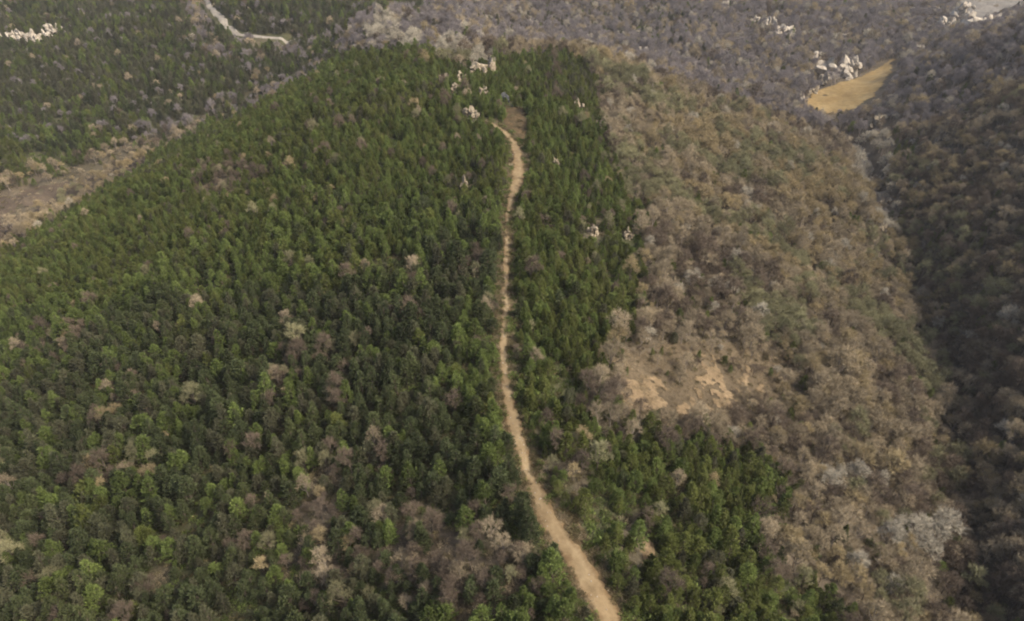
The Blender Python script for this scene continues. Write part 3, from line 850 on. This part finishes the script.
m = is_e & ~solo & (Y < 380); wood('evergreen_forest', m, pick[m], size[m], 'dense green evergreen wood clothing the ridge on both sides of the trail', 'forest')
m = ~is_e & ~solo & (Y < 380); wood('bare_forest', m, pick[m], size[m], 'leafless grey-brown wood covering the right flank, gully and opposite bank', 'forest')
m = ~solo & (Y >= 380); wood('far_forest', m, pick[m], size[m], 'distant mixed wood on the hillsides beyond the valleys', 'forest')

# ------------------------------------------------------------------ the single trees one can tell apart
ORD = ['zeroth','first','second','third','fourth','fifth','sixth','seventh','eighth','ninth','tenth','eleventh','twelfth','thirteenth','fourteenth','fifteenth','sixteenth','seventeenth',
       'eighteenth','nineteenth','twentieth']
def ordinal(k):
    if k <= 20: return ORD[k]
    if k > 99: return '%dth' % k
    tens = {2: 'twenty', 3: 'thirty', 4: 'forty', 5: 'fifty', 6: 'sixty', 7: 'seventy', 8: 'eighty', 9: 'ninety'}[k // 10]
    return tens + '-' + ORD[k % 10] if k % 10 else tens[:-1] + 'ieth'
ROW = 24
rowno = np.maximum(0, ((H - Vp) // ROW).astype(int))
tv = project(TRAIL_W[:, 0], TRAIL_W[:, 1], height(TRAIL_W[:, 0], TRAIL_W[:, 1]))
o_ = np.argsort(tv[1]); trail_u = np.interp(Vp, tv[1][o_], tv[0][o_])
left = U < trail_u
row_words = lambda k: 'at the bottom edge' if k == 0 else '%s row up' % ordinal(k + 1)
def rank_from(i, kind_mask, origin):
    same = kind_mask & shown & (rowno == rowno[i]) & (left == left[i])
    if origin == 'trail': return int((np.abs(U[same] - trail_u[same]) < abs(U[i] - trail_u[i])).sum()) + 1
    return int((U[same] > U[i]).sum()) + 1

def single_tree(i, evergreen):
    if evergreen:
        name, parts = 'pine_tree', pine_parts[(s_e[i], g_i[i])]
        look = '%s %s pine' % (PINE_SHAPES[s_e[i]][5], list(GREENS)[g_i[i]])
        k = rank_from(i, is_e, 'trail')
        lab = '%s, %s, %s evergreen %s the trail' % (look, row_words(rowno[i]), ordinal(k), 'left of' if left[i] else 'right of')
        grp = 'pines on the near ridge'
    else:
        name, parts = 'bare_tree', bare_parts[(s_b[i], t_i[i])]
        look = '%s %s leafless tree' % (BARE_SHAPES[s_b[i]][4], list(TWIGS)[t_i[i]])
        if left[i]:
            lab = '%s, %s, %s leafless left of the trail' % (look, row_words(rowno[i]), ordinal(rank_from(i, ~is_e, 'trail')))
        else:
            lab = '%s, %s, %s leafless from right edge' % (look, row_words(rowno[i]), ordinal(rank_from(i, ~is_e, 'edge')))
        grp = 'leafless trees on the near slopes'
    root = bpy.data.objects.new(name, None); root.empty_display_size = .3
    col.objects.link(root)
    root.location = (X[i], Y[i], Zt[i] - bed); root.rotation_euler = (tilt[i, 0], tilt[i, 1], rot[i]); root.scale = (size[i],) * 3
    tag(root, lab, 'tree', grp)
    for pn, dat in zip(('trunk', 'crown'), parts):
        c = bpy.data.objects.new(pn, dat); c.parent = root; col.objects.link(c)
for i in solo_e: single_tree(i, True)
for i in solo_b: single_tree(i, False)

# ------------------------------------------------------------------ undergrowth and dry grass
UX, UY = scatter(-190, 240, 42, 330, 1.75)
fx0, fy0 = fallow_poly.min(0) - 6; fx1, fy1 = fallow_poly.max(0) + 6
fl_x, fl_y = scatter(fx0, fx1, fy0, fy1, 2.4, .6); kf = rng.random(len(fl_x)) < .5
UX, UY = np.concatenate([UX, fl_x[kf]]), np.concatenate([UY, fl_y[kf]])
ok = in_sight(UX, UY, 30) & ~blocked(UX, UY, -.55, False); UX, UY = UX[ok], UY[ok]
sh, _ = ever_share(UX, UY)
ud = line_dist(UX, UY, TRAIL_W)
in_scrub = inside(UX, UY, SCRUB_ZONE); in_scar = np.zeros(len(UX), bool)
for pl in scar_polys: in_scar |= inside(UX, UY, pl)
r_ = rng.random(len(UX))
kind_low = np.where(ud < 1.6, np.where(r_ < .5, 3, np.where(r_ < .7, 1, 0)), np.where(sh > .5, np.where(r_ < .6, 1, 0), np.where(r_ < .45, 2, np.where(r_ < .8, 0, 4))))
kind_low = np.where(in_scrub, np.where(r_ < .40, 3, np.where(r_ < .6, 4, np.where(r_ < .8, 2, 0))), kind_low)
ok = (~in_scar | (r_ < .55)) & ~(inside(UX, UY, head_poly) & (r_ < .93))
UX, UY, kind_low, ud = UX[ok], UY[ok], kind_low[ok], ud[ok]
t_ = np.gradient(TRAIL_W[:, :2], axis=0); t_ /= np.linalg.norm(t_, axis=1)[:, None]
ex, ey = [], []
for sgn in (-1, 1):
    for rep_ in range(4):
        off_ = TRAIL_W[:, 2] / 2 * rng.uniform(.72, 1.0, len(TRAIL_W)) + rng.uniform(-.3, 1.6, len(TRAIL_W)) + 1.1 * fbm(np.arange(len(TRAIL_W)), 0 * np.arange(len(TRAIL_W)), 14, 3, 141 + sgn)
        ex.append(TRAIL_W[:, 0] - sgn * t_[:, 1] * off_); ey.append(TRAIL_W[:, 1] + sgn * t_[:, 0] * off_)
ex, ey = np.concatenate(ex), np.concatenate(ey); r2_ = rng.random(len(ex))
UX, UY = np.concatenate([UX, ex]), np.concatenate([UY, ey])
kind_low = np.concatenate([kind_low, np.where(r2_ < .35, 3, np.where(r2_ < .5, 4, np.where(r2_ < .72, 0, np.where(r2_ < .9, 1, 2))))])
ud = np.concatenate([ud, np.where(rng.random(len(ex)) < .4, 2.0, 0.0)])
low_names = np.array([STOCK[n_] for n_ in ('c_0', 'c_1', 'c_2', 'd_0', 'd_1')])
PX, PY = UX, UY; PZ = height(UX, UY) - .05
PR = np.stack([np.zeros(len(UX)), np.zeros(len(UX)), rng.uniform(0, 6.28, len(UX))], 1)
lsize = rng.uniform(.6, 1.5, len(UX)) * np.where(ud < 1.2, .75, 1.0) * np.where((kind_low == 1) & young_zone(UX, UY) & (ud > 1.2), 1.45, 1.0) * np.where((kind_low == 1) & (ud > 2.5), 1.2, 1.0)
m = kind_low <= 2; wood('undergrowth', m, low_names[kind_low[m]], lsize[m], 'low brown and green scrub between the trees', 'undergrowth')
m = kind_low > 2; wood('dry_grass', m, low_names[kind_low[m]], lsize[m], 'tufts of straw-coloured dry grass by trail and scars', 'grass')

ns = 260; si_ = rng.integers(0, len(TRAIL_W), ns); so_ = np.clip(rng.normal(0, .45, ns), -1.1, 1.1) * TRAIL_W[si_, 2] / 2
PX = TRAIL_W[si_, 0] - t_[si_, 1] * so_ + rng.normal(0, .3, ns); PY = TRAIL_W[si_, 1] + t_[si_, 0] * so_; PZ = height(PX, PY) + .15
PR = np.stack([np.zeros(ns), np.zeros(ns), rng.uniform(0, 6.28, ns)], 1)
wood('stones', np.arange(ns), np.array([STOCK['e_0'], STOCK['e_1']])[rng.integers(0, 2, ns)], rng.uniform(.08, .30, ns), 'loose tan stones lying on the trail', 'stones')

# ------------------------------------------------------------------ rock outcrops
def rock(at_, mat, label, group, seed, cat='rock', name='rock_outcrop', sink=.25):
    x, y, rw, rh = at_
    r = np.random.default_rng(seed)
    import bmesh
    bm = bmesh.new()
    blocks = 1 if name == 'boulder' else int(r.integers(13, 19))
    for b_i in range(blocks):
        made = bmesh.ops.create_icosphere(bm, subdivisions=3 if blocks == 1 else 2, radius=1.25)['verts']
        f = 0 if blocks == 1 else (b_i + r.uniform(.2, .8)) / blocks * 2 - 1
        bz_ = 0.0
        if blocks == 1: bw, bh, bx_, by_ = rw * .9, rh * .8, 0.0, 0.0
        elif b_i < 3:                                        # bedrock core, lower to the sides
            f = (b_i - 1) * .55 + r.uniform(-.12, .12)
            bw, bh = rw * r.uniform(.50, .66), rh * (r.uniform(.78, .95) if b_i == 1 else r.uniform(.45, .75)); bx_, by_ = f * rw, rw * .25
        else:                                                # broken blocks lying against it, lower ones further out
            g = r.uniform(0, .7); f = r.uniform(-1, 1) * (1 - .5 * g)
            bw = rw * r.uniform(.20, .40); bh = min(bw * r.uniform(.6, 1.0), rh * .4); bx_, by_, bz_ = f * rw, -rw * (.42 - .5 * g), g * rh * .8
        cuts = [(unit(np.append(r.normal(0, 1, 2), r.normal(.25, .5))), r.uniform(.38, .78)) for _ in range(13)]
        sd1, sd2 = r.uniform(0, 100, 2); turn = r.uniform(0, 3.1); ct, st_ = math.cos(turn), math.sin(turn)
        shear = r.normal(0, .12, 2)
        for vtx in made:
            p = np.array(vtx.co)
            for nn, dd in cuts:
                s_ = p @ nn
                if s_ > dd: p = p - nn * (s_ - dd) * .95
            p = p * (1 + .14 * float(fbm(p[0] * 3 + sd1, p[1] * 3 + p[2] * 2.3 + sd2, 1.0, 3, seed % 50)))
            p[0] += shear[0] * p[2]; p[1] += shear[1] * p[2]
            x2, y2 = p[0] * ct - p[1] * st_, p[0] * st_ + p[1] * ct
            vtx.co = (bx_ + x2 * bw, by_ + y2 * bw * .9, bz_ + p[2] * bh)
    me_ = bpy.data.meshes.new(name); bm.to_mesh(me_); bm.free(); me_.materials.append(mat)
    o = bpy.data.objects.new(name, me_); col.objects.link(o)
    o.location = (x, y + rw * .3, float(height(x, y + rw * .3)) - rh * sink * .2); o.rotation_euler = (0, 0, r.uniform(-.35, .35))
    tag(o, label, cat, group)
    return o
for k, (u, v, wp, hp, mt, lab, grp) in enumerate(ROCKS):
    rock(ROCK_AT[k], mt, lab, grp, 300 + k, name='boulder' if mt is ROCK_B else 'rock_outcrop')

# ------------------------------------------------------------------ the air between the near ridge and the far hills
lo = -100.0; hi = 175.0
x0, x1, y0, y1 = -3400.0, 3400.0, -600.0, 4300.0
hz = mesh_obj('haze', [(x, y, z) for z in (lo, hi) for y in (y0, y1) for x in (x0, x1)],
              [(0, 2, 3, 1), (4, 5, 7, 6), (0, 1, 5, 4), (2, 6, 7, 3), (0, 4, 6, 2), (1, 3, 7, 5)], None)
hm = bpy.data.materials.new('air'); hm.use_nodes = True
hm.node_tree.nodes.clear()
pv = hm.node_tree.nodes.new('ShaderNodeVolumePrincipled'); ho = hm.node_tree.nodes.new('ShaderNodeOutputMaterial')
pv.inputs['Color'].default_value = (.88, .87, .88, 1); pv.inputs['Density'].default_value = HAZE
pv.inputs['Anisotropy'].default_value = 0.2
hm.node_tree.links.new(pv.outputs[0], ho.inputs['Volume'])
hz.data.materials.append(hm)
tag(hz, 'thin pale haze over the valleys', 'haze', kind='stuff')
